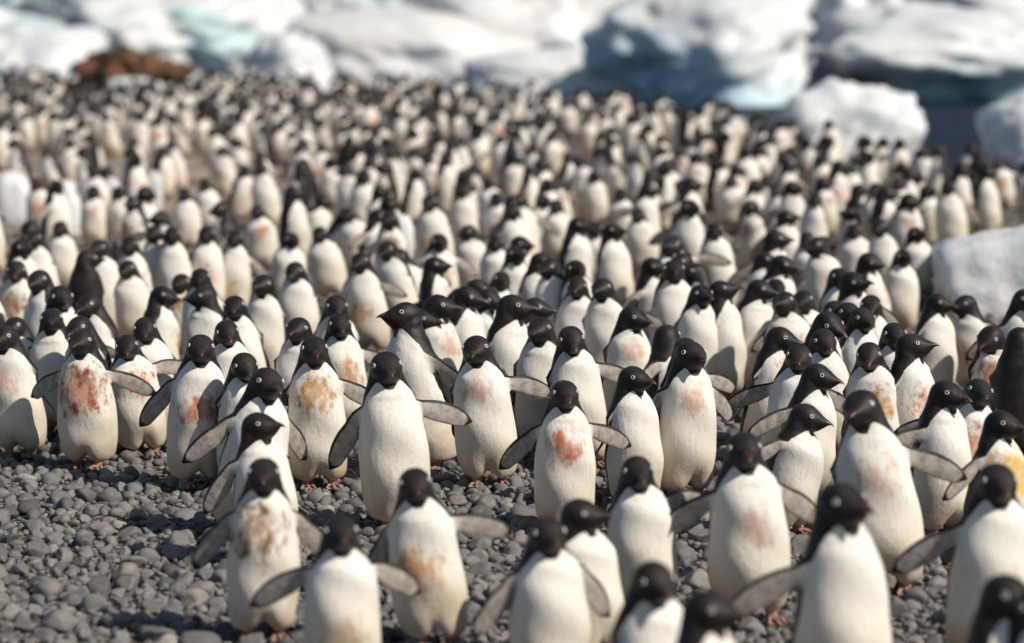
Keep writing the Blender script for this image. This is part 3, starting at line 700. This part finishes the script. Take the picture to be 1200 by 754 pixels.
# ------------------------------------------------------------------ the penguins one by one, read off the photograph
# head x, crown y, feet y (0: hidden), feet x, body turn, head turn (degrees, + towards the right of the picture),
# flipper on the picture's left / right (degrees below level; 70 hangs), stain, label
H = 70
LIST = [
 # front row, out of focus
 (482, 547, 755, 510, -6, 6, 42, 4, 'o', 'leaning penguin with orange streaked belly and one flipper held straight out', {}),
 (398, 606, 812, 402, 4, 10, 14, 12, 'w', 'penguin with faint green and tan blotches on its chest, flippers half raised', {}),
 (637, 606, 816, 645, 12, 16, 34, 34, 'n', 'clean white breasted penguin in front of one looking sideways, long flipper swept low', {}),
 (672, 590, 775, 690, 15, 68, H, 60, 'n', 'penguin looking sideways over the shoulder of the clean breasted one', {}),
 (740, 533, 722, 755, 8, 8, H, -4, 'n', 'plain white penguin leaning slightly behind the one looking down, short raised flipper', {}),
 (755, 655, 892, 765, 15, 22, H, 60, 'n', 'penguin with lowered head whose legs are out of sight below', {'hp': -8}),
 (822, 693, 955, 830, 40, 62, H, H, 'n', 'dark headed penguin turned aside with only its head and shoulders showing', {}),
 (975, 565, 850, 985, 12, 36, 12, 45, 'n', 'tall clean penguin with grey flipper stretched over its neighbour and black nape', {}),
 (865, 505, 726, 880, 5, 4, 16, 20, 'p', 'penguin with a small orange fleck on its breast behind the outstretched grey flipper', {}),
 (1165, 543, 782, 1158, 4, 6, 17, H, 'n', 'penguin with one long flipper held out below a yellow breasted neighbour', {}),
 (1168, 672, 950, 1150, 30, 40, H, H, 'n', 'black headed penguin cut off below the chest in front of the long flippered one', {}),
 (1212, 690, 960, 1215, 20, 10, H, H, 'n', 'penguin beside the black headed one, mostly hidden', {}),
 (1170, 482, 655, 1165, 25, 52, 20, H, 'Y', 'penguin with bright yellow stained breast looking aside', {}),
 (1147, 442, 612, 1117, 0, 8, 8, H, 'r', 'broad penguin with rusty chest facing forward, flipper level', {}),
 (1007, 455, 692, 1040, 4, -28, H, 14, 'p', 'tall long necked penguin with blurred brown head and sloping shoulders', {}),
 (1066, 392, 560, 1062, 28, 78, H, H, 'r', 'long necked penguin in profile with red flecked breast and raised bill', {'hp': 8}),
 (1105, 446, 0, 1098, 20, 48, 8, H, 'n', 'dark penguin head and breast between the red flecked and the broad rusty penguin', {}),
 (940, 476, 625, 915, 30, 72, 12, 50, 'n', 'penguin in profile with smooth white front and bill level, behind the orange flecked one', {}),
 (952, 425, 592, 935, 25, 66, 14, 22, 'n', 'penguin in profile one row behind another with the same sideways look', {}),
 (912, 383, 0, 900, 20, 70, H, H, 'r', 'penguin in profile with rust on its belly behind the sideways pair', {}),
 (937, 403, 0, 928, 0, -6, 10, 14, 'n', 'brown headed penguin facing forward between two penguins in profile', {}),
 (962, 385, 0, 972, -5, 10, H, H, 'n', 'penguin tilting its grey brown head beside the brown headed one', {'hp': -10}),
 # middle row, in focus
 (8, 380, 533, 27, -6, -24, H, H, 'p', 'plump white penguin at the edge of the flock beside the rust stained one', {}),
 (14, 368, 503, 52, -15, -22, H, H, 'n', 'penguin peering from behind the plump white one', {}),
 (97, 387, 547, 106, -3, -12, 12, 10, 'R', 'penguin with heavy rust red stains, one foot lifted, flippers out', {'step': -0.02}),
 (146, 391, 532, 168, 8, 6, H, -4, 'r', 'penguin behind the rust stained one with a reddish band on its chest', {'hp': -10}),
 (168, 371, 0, 182, 8, 6, H, H, 'n', 'white penguin with bowed head behind the reddish banded one', {'hp': -6}),
 (97, 368, 0, 118, -25, -28, H, H, 'n', 'brownish headed penguin looking down just behind the rust stained one', {'hp': -6}),
 (105, 343, 0, 128, -30, -32, H, H, 'n', 'penguin turned aside with hunched shoulders behind the brownish headed one', {'hp': -6}),
 (235, 392, 568, 231, 4, 8, 35, H, 'r', 'upright penguin with rosy chest, flipper slanting down over the stones', {}),
 (262, 374, 0, 277, 5, 14, H, H, 'n', 'penguin with bent head behind the rosy chested one', {'hp': -12}),
 (283, 412, 575, 288, 10, 20, H, 0, 'n', 'crouching penguin showing only its brown crown between taller ones', {'hp': -14}),
 (312, 429, 625, 287, 14, 32, 30, 24, 'n', 'broad clean penguin gazing aside with both flippers spread', {}),
 (297, 484, 658, 318, 10, 64, 34, H, 'n', 'penguin in profile wedged between the broad clean and the brown chested one', {}),
 (309, 537, 746, 308, 0, 4, 34, 30, 'b', 'penguin with dark brown patches across its chest facing forward', {}),
 (366, 394, 570, 374, -2, 10, H, 16, 'y', 'penguin with mustard and orange blotch on its breast', {}),
 (353, 372, 0, 348, -8, -16, H, H, 'n', 'penguin looking back behind the mustard blotched one', {}),
 (395, 367, 0, 402, 6, 12, H, 12, 'o', 'penguin with a yellow orange belly spot between two upright neighbours', {}),
 (449, 412, 617, 468, 2, 12, 38, 6, 'n', 'tall spotless penguin in sharp focus with both flippers spread wide', {}),
 (468, 353, 548, 506, -38, -66, H, 32, 'n', 'ruffled penguin in moult with raised bill in profile', {'hp': 14, 'ruff': 0.035}),
 (490, 362, 0, 492, 30, 62, H, H, 'n', 'penguin almost hidden by the ruffled moulting one, bill showing', {}),
 (508, 346, 508, 513, 20, 78, H, H, 'p', 'penguin in clear profile with long bill beside the moulting one', {}),
 (557, 393, 567, 574, 0, -10, H, 5, 'p', 'brown headed spotless penguin standing alone on a patch of gravel', {}),
 (598, 346, 520, 590, 18, 80, H, H, 'n', 'nearer of two penguins in profile, one head behind the other', {}),
 (626, 349, 0, 612, 18, 80, H, H, 'n', 'farther of two penguins in profile, one head behind the other', {}),
 (634, 372, 532, 640, -2, -18, 60, 5, 'n', 'slim penguin with brown head and staring white ringed eye', {}),
 (664, 380, 545, 682, 6, 6, H, 10, 'n', 'penguin with bowed head touching the slim brown headed one', {'hp': -12}),
 (660, 446, 622, 662, 0, 8, 27, 8, 'r', 'penguin with scattered red blotches down its front, flippers out', {}),
 (738, 430, 592, 744, 14, 52, 62, 36, 'n', 'penguin looking sideways with black nape between red blotched and pink specked ones', {}),
 (806, 400, 582, 800, 8, 26, 40, 20, 'p', 'large penguin with pink specks on its breast and drooping grey flipper', {}),
 (800, 396, 548, 806, 10, 15, H, 6, 'n', 'penguin directly behind the large pink specked one, flipper showing', {}),
 (846, 330, 468, 846, 48, 78, H, H, 'n', 'sleek penguin in profile with raised bill and black back', {'hp': 14}),
 (706, 326, 462, 716, -2, -22, H, 4, 'n', 'smooth white penguin with one dark edged flipper straight out', {}),
 (788, 303, 442, 790, 2, 4, H, H, 'w', 'upright penguin with yellowish belly behind the smooth white one', {}),
 (678, 322, 450, 674, 0, -10, H, H, 'n', 'penguin partly hidden at the shoulder of the smooth white one', {}),
 (1193, 385, 548, 1194, 168, 150, H, H, 'n', 'penguin seen from behind with glossy black back near the ice slab', {}),
 # around the ice slab
 (1197, 338, 482, 1185, 10, 30, 30, H, 'n', 'penguin leaning beside the ice slab with lowered grey flipper', {}),
 (1132, 345, 462, 1146, -30, -62, H, 30, 'o', 'penguin in front of the ice slab turned towards its neighbour', {}),
 (1096, 345, 472, 1092, 20, 62, H, H, 'n', 'penguin facing the one in front of the ice slab', {}),
 (1045, 378, 0, 1050, 0, 5, H, H, 'n', 'penguin with small dark head behind the red flecked one', {}),
 (1017, 400, 0, 1032, -8, -12, H, H, 'y', 'penguin with drooping greyish head and yellow throat', {'hp': -14}),
 (1008, 360, 0, 1003, 15, 24, H, H, 'n', 'penguin with bent dark head over the drooping one', {'hp': -8}),
 (1020, 346, 0, 1024, 0, -5, H, H, 'n', 'brown crowned penguin behind the bent dark headed one', {}),
 (974, 352, 0, 974, 5, 20, H, H, 'n', 'left looking pair: penguin with round dark head close to a twin', {}),
 (994, 355, 0, 992, 5, 10, H, H, 'n', 'twin of the round dark headed penguin, pressed against it', {}),
 (1057, 295, 388, 1053, -5, 20, H, H, 'n', None, {}), (1072, 292, 352, 1078, 15, 40, H, H, 'n', None, {}),
 (946, 293, 360, 950, 0, -10, H, H, 'n', None, {}), (908, 330, 432, 911, 0, 6, H, H, 'o', None, {}),
 (980, 312, 0, 986, 10, 20, H, H, 'n', None, {}), (1000, 279, 347, 1006, 4, 0, H, H, 'n', None, {}),
 (885, 327, 0, 878, 25, 70, H, H, 'n', None, {}), (820, 334, 0, 814, 10, 30, H, H, 'n', None, {}),
 (835, 260, 0, 846, 10, 0, H, H, 'n', None, {}),
 (602, 287, 0, 607, 0, 30, H, H, 'n', None, {}), (630, 294, 0, 625, 20, 75, H, H, 'n', None, {}),
 (646, 301, 0, 650, -15, -40, H, H, 'n', None, {'hp': -8}), (672, 303, 0, 684, 15, 20, H, H, 'n', None, {}),
 (698, 284, 345, 706, 0, 10, H, H, 'n', None, {}), (748, 252, 322, 755, 0, -15, H, H, 'n', None, {}),
 (652, 243, 308, 652, 5, -10, H, H, 'n', None, {}), (636, 236, 300, 630, 20, 30, H, H, 'n', None, {}),
 (727, 230, 288, 727, 4, 0, H, H, 'n', None, {}), (695, 212, 262, 700, 15, 30, H, H, 'n', None, {}),
 (340, 279, 360, 336, 10, 32, H, H, 'n', None, {}), (377, 285, 350, 390, 0, -4, H, H, 'n', None, {}),
 (347, 304, 418, 352, -4, -12, 45, H, 'n', None, {'hp': -10}),
 (392, 345, 0, 394, 10, 12, H, H, 'n', None, {'hp': -10}), (420, 308, 402, 424, 2, 0, H, 8, 'n', None, {}),
 (422, 294, 0, 436, -10, -16, H, H, 'o', None, {}), (412, 262, 320, 426, 0, -10, H, H, 'n', None, {}),
 (456, 279, 0, 474, -25, -30, H, H, 'n', None, {'hp': -6}), (470, 299, 384, 486, -8, -32, H, 20, 'n', None, {'hp': -8}),
 (398, 243, 318, 384, 65, 80, H, H, 'n', None, {'fwd': 6}), (372, 238, 300, 362, 55, 70, 30, H, 'n', None, {'fwd': 4}),
 (552, 287, 350, 556, 0, -50, H, H, 'n', None, {}), (580, 285, 365, 583, 0, 4, H, H, 'n', None, {}),
 (589, 318, 420, 572, 10, 16, H, H, 'n', None, {}), (503, 226, 326, 514, -4, -10, H, H, 'o', None, {}),
 (540, 214, 296, 549, 0, 4, H, H, 'n', None, {}), (572, 216, 272, 578, 4, 0, H, H, 'n', None, {}), (582, 244, 296, 586, 0, 10, H, H, 'p', None, {}),
 (303, 254, 318, 312, -4, -10, H, H, 'r', None, {}), (305, 190, 270, 316, -6, -5, H, H, 'n', None, {}),
 (425, 197, 288, 427, 4, 10, H, H, 'n', None, {}), (385, 184, 250, 392, 10, 40, H, 20, 'n', None, {}), (500, 178, 245, 512, 5, 0, H, H, 'p', None, {}),
 (20, 279, 0, 26, 30, 60, H, H, 'n', None, {}), (20, 303, 0, 22, -5, 4, H, 0, 'b', None, {'hp': -10}),
 (42, 267, 0, 48, -5, -10, H, H, 'n', None, {}), (72, 281, 342, 74, 0, 0, H, H, 'n', None, {}),
 (99, 292, 0, 99, 178, 120, H, H, 'n', None, {}), (118, 279, 0, 120, 10, -20, H, H, 'n', None, {}),
 (151, 275, 0, 160, 0, 0, H, H, 'o', None, {}), (137, 292, 382, 134, 4, 8, 24, H, 'o', None, {}),
 (180, 262, 0, 190, 0, -6, H, H, 'n', None, {}), (201, 264, 0, 206, 0, 5, H, H, 'n', None, {}),
 (243, 263, 0, 240, 5, 0, 14, H, 'o', None, {}), (277, 267, 368, 272, 0, 0, H, 30, 'w', None, {}),
 (152, 325, 402, 162, 0, -12, H, H, 'n', None, {}), (213, 325, 425, 216, -4, -8, H, H, 'b', None, {}),
 (234, 313, 0, 240, 0, 4, H, 20, 'n', None, {}), (243, 336, 0, 245, -15, -68, H, H, 'n', None, {}),
 (273, 346, 0, 288, 4, 2, H, H, 'n', None, {}), (217, 236, 295, 222, 4, 0, H, H, 'n', None, {}),
 (241, 223, 280, 247, 4, 4, H, H, 'n', None, {}), (110, 233, 292, 112, 0, 2, H, H, 'p', None, {}),
 (138, 231, 292, 152, 10, 20, H, H, 'n', None, {}), (44, 210, 280, 48, -4, -6, H, H, 'o', None, {}),
 (110, 208, 262, 116, 0, 0, H, H, 'n', None, {}), (200, 160, 220, 208, -10, -4, H, H, 'o', None, {}),
 (157, 158, 212, 160, -4, 4, H, H, 'p', None, {}), (108, 163, 212, 110, 6, 0, H, H, 'n', None, {}), (0, 140, 205, 4, 4, 0, H, H, 'n', None, {}),
 (60, 362, 0, 70, -20, 10, 8, -6, 'n', None, {}),
]

def head_space(hx, ht, feet, bx):
    """foot point on the beach, height and sideways lean of a bird from its crown and its feet"""
    if feet:
        b = on_plane(bx, feet, 0.02); h = on_depth(hx, ht, b.y)
        Hh = h.z - 0.02
    else:
        Hh = 0.665; t = (Hh + 0.02 - HC) / ray(hx, ht).z
        r = ray(hx, ht); y = r.y * t
        h = Vector((r.x * t, y, Hh)); q = on_depth(bx, ht, y); b = Vector((q.x, y, 0))
    return b, Hh, math.degrees(math.atan2(h.x - b.x, Hh))

LANDMARKS = [((1150, 320), 18.9, 'the stranded ice slab'), ((130, 90), 62.0, 'the brown rock mound'), ((995, 150), 37.0, 'the rounded ice block'), ((20, 225), 25.5, 'the largest old ice lump'), ((466, 270), 21.6, 'the dirty ice lump'),
    ((97, 387), 12.7, 'the rust stained penguin'), ((235, 392), 12.2, 'the rosy chested penguin'), ((366, 394), 12.2, 'the mustard blotched penguin'), ((468, 353), 12.6, 'the moulting penguin'), ((557, 393), 12.2, 'the penguin alone on gravel'),
    ((634, 372), 13.0, 'the slim brown headed penguin'), ((706, 326), 15.0, 'the smooth white penguin'), ((846, 330), 14.7, 'the sleek profile penguin'), ((806, 400), 12.0, 'the pink specked penguin'), ((937, 403), 12.5, 'the brown headed penguin'), ((1066, 392), 12.3, 'the red flecked penguin')]
LAND = [(on_depth(p[0], p[1], d).x, d, t) for p, d, t in LANDMARKS]
def auto_label(x, y, yaw, head, stain, L, R, stretch=0.0, lean=0.0, hp=0.0):
    st = {'n': '', 'R': 'rusty ', 'r': 'red stained ', 'p': 'pink flecked ', 'o': 'orange bellied ', 'y': 'yellow stained ', 'Y': 'yellow fronted ', 'b': 'brown stained ', 'w': 'tan bellied '}[stain]
    yaw = (yaw + 180) % 360 - 180; rel = (head - yaw + 180) % 360 - 180
    if abs(yaw) > 125: body = 'penguin, black back turned'
    elif abs(yaw) > 55: body = 'penguin standing side on'
    else: body = 'penguin, breast forward'
    if abs(rel) > 35: body += ', head turned ' + ('left' if rel > 0 else 'right')
    elif abs(rel) > 14: body += ', glancing ' + ('left' if rel > 0 else 'right')
    fl = (L < 45) + (R < 45)
    if fl: body += [', flipper out', ', flippers spread'][fl - 1]
    e = float(shore_y(x)) - y
    if e < 2.0: place = 'at the water\'s edge'
    else:
        best = min(LAND, key=lambda q: ((q[0] - x) / y * 12) ** 2 * 4 + ((math.log(q[1] / y)) * 9) ** 2)
        dy = y - best[1]
        place = ('beside ' if abs(dy) < 0.5 else 'close behind ' if 0 < dy < 3 else 'well behind ' if dy >= 3 else 'in front of ') + best[2]
    if stretch < -0.055: st = 'hunched ' + st
    elif stretch > 0.012: st = 'long necked ' + st
    elif abs(lean) > 6: st = 'leaning ' + st
    elif hp < -7: st = 'head bowed ' + st
    out = st + body + ', ' + place
    for a, b in (('in front of', 'before'), ('breast forward, ', ''), ('standing ', ''), (', flipper out', ''), (', glancing left', ''), (', glancing right', ''), (', flippers spread', ''), ('head turned', 'facing'), ('close behind', 'behind'), ('well behind', 'behind')):
        if len(out.split()) > 16: out = out.replace(a, b)
    return out

placed = []                    # x, y, crown px
count = 0
for i, (hx, ht, feet, bx, yaw, head, L, R, st, lab, ex) in enumerate(LIST):
    b, Hh, lean = head_space(hx, ht, feet, bx)
    r = random.Random(1000 + i)
    if lab and abs(yaw) < 60: yaw += (9 if head >= 0 else 0) + 0.2 * max(-30, min(45, head))
    sc = min(1.07, max(0.92, Hh / 0.70)); stretch = max(-0.085, min(0.075, Hh / sc - 0.705))
    relh = max(-100, min(100, (head - yaw + 180) % 360 - 180))
    lab2 = lab or auto_label(b.x, b.y, yaw, head, st, L, R, stretch, lean, ex.get('hp', 0))
    # lean is measured in the picture; turn it into the bird's own frame
    a = rad(yaw); ln = lean * math.cos(a); fw = lean * math.sin(a)
    kw = dict(ruff=ex.get('ruff', 0.0), hy=relh, hp=ex.get('hp', r.uniform(-4, 4)), stretch=stretch, lean=ln, fwd=ex.get('fwd', 0) + fw + r.uniform(-2, 2),
              flR=R, flL=L, swR=r.uniform(2, 22), swL=r.uniform(2, 22), fat=r.uniform(0.98, 1.08), step=ex.get('step', r.uniform(-0.02, 0.02)))
    lod = 'near' if b.y < 15.2 else 'mid'
    put_penguin(b.x, b.y, yaw, lod, lab2, 'penguins walking at the front of the colony' if lab else 'penguins standing in the colony', st, sc, r.random(), **kw)
    placed.append((b.x, b.y, hx, ht)); count += 1

# the rest of the colony, thinning out on the open gravel
PG = {}
def near_free(x, y, d):
    gx, gy = int(x // 0.6), int(y // 0.6)
    for i in range(gx - 1, gx + 2):
        for j in range(gy - 1, gy + 2):
            for (a, b) in PG.get((i, j), ()):
                if (a - x) ** 2 + (b - y) ** 2 < d * d: return False
    return True
def mark(x, y): PG.setdefault((int(x // 0.6), int(y // 0.6)), []).append((x, y))
for p in placed: mark(p[0], p[1])
R = random.Random(21)
pending = []
for it in range(40000):
    y = math.sqrt(R.uniform(12.9 ** 2, 68 ** 2)) if it > 6000 else R.uniform(12.2, 19); x = R.uniform(-0.2 * y - 1.2 - 0.03 * y, 0.2 * y + 1.2)
    if y > float(shore_y(x)) - R.uniform(0.1, 0.9): continue
    px, pt = project((x, y, 0.68)); _, pf = project((x, y, 0))
    dens = 1.0
    if y < 13.2 and px < 560: continue
    if y < 12.9 and px < 760: continue
    if 285 < pf < 440: dens = 0.22
    if px < 420 and pf > 140: dens = 0.5 if pf < 195 else 0.14
    if px < 330 and 195 < pf < 285: dens = 0.02
    if -60 < px < 40 and pf < 330 and pf > 190: dens = 0.05
    if px < 200 and pf < 140: dens = 0.55
    if 70 < px < 232 and pf < 128: dens = 0.06
    if R.random() > dens: continue
    if 1088 < px < 1300 and 325 < pf < 470: continue                      # the ice slab and the space in front of it
    if 1088 < px < 1300 and 300 < pf < 330: continue
    if not near_free(x, y, 0.40 if y < 17 else (0.47 if y < 22 else 0.53 if y < 30 else 0.55) * (0.8 + 0.75 * (0.5 + 0.5 * mnoise.noise(Vector((x * 0.45, y * 0.22, 3.0)))))): continue
    if y < 27:
        w = F * 0.15 / y; bad = False
        for (a, b, hx, ht) in placed:
            if b > y and abs(hx - px) < w * 0.85 and ht < pf and ht + 0.22 * F / b > pt: bad = True; break      # would hide a bird listed above
            if b <= y and abs(hx - px) < w * 0.5 and abs(ht - pt) < 0.08 * F / y: bad = True; break
        if bad: continue
    mark(x, y); pending.append((x, y))
pending.sort(key=lambda q: q[1])
print('hand placed', count, 'others', len(pending))
FV, FF_l, FF_s, FM, FA = [], [], [], [], {}
vb = lb = 0
for k, (x, y) in enumerate(pending):
    px, _ = project((x, y, 0.3))
    u = R.random()
    if u < 0.58: yaw = R.gauss(14, 28)
    elif u < (0.975 if y < 30 else 0.93): yaw = R.choice((1, 1, -1)) * R.uniform(40, 100)
    else: yaw = R.uniform(110, 250)
    head = yaw + R.gauss(0, 42)
    st = R.choices('nnnnnnpporwwb', k=1)[0]
    L = H if R.random() < 0.6 else R.uniform(0, 40); Rr = H if R.random() < 0.6 else R.uniform(0, 40)
    kw = dict(hy=max(-90, min(90, head - yaw)), hp=R.uniform(-12, 6), stretch=R.uniform(-0.10, 0.02), lean=R.gauss(-3, 5), fwd=R.gauss(0, 4) if R.random() < 0.9 else R.uniform(14, 30),
              flR=Rr, flL=L, swR=R.uniform(2, 22), swL=R.uniform(2, 22), fat=R.uniform(0.93, 1.08), step=R.uniform(-.02, .02))
    sc = R.uniform(0.92, 1.04); rnd = R.random()
    if count < 300 and -20 < px < 1220:
        put_penguin(x, y, yaw, 'near' if y < 15.2 else 'mid', auto_label(x, y, yaw, head, st, L, Rr, kw['stretch'], kw['lean'], kw['hp']), 'penguins standing in the colony', st, sc, rnd, **kw); count += 1
    else:
        T = T_FAR; P = pose(T, **kw) * sc
        c_, s_ = math.cos(rad(yaw)), math.sin(rad(yaw))
        Q = np.stack([c_ * P[:, 0] - s_ * P[:, 1] + x, s_ * P[:, 0] + c_ * P[:, 1] + y, P[:, 2] + float(beach_z(np.array(x), np.array(y))) + 0.005], -1)
        FV.append(Q); FF_l.append(T['loops'] + vb); FF_s.append(T['starts'] + lb); FM.append(T['mat'])
        for kk, a in attrs_for(T, np.arange(len(P)), st, rnd).items(): FA.setdefault(kk, []).append(a)
        vb += len(P); lb += len(T['loops'])
me = mesh_np('penguin_crowd', np.concatenate(FV), np.concatenate(FF_l), np.concatenate(FF_s), None, PMATS, np.concatenate(FM), {k: np.concatenate(v) for k, v in FA.items()})
o = link('penguin_crowd', me); o['kind'] = 'stuff'
tag(o, 'far dense crowd of penguins reaching to the water\'s edge', 'penguins')
print('crowd', len(FV))
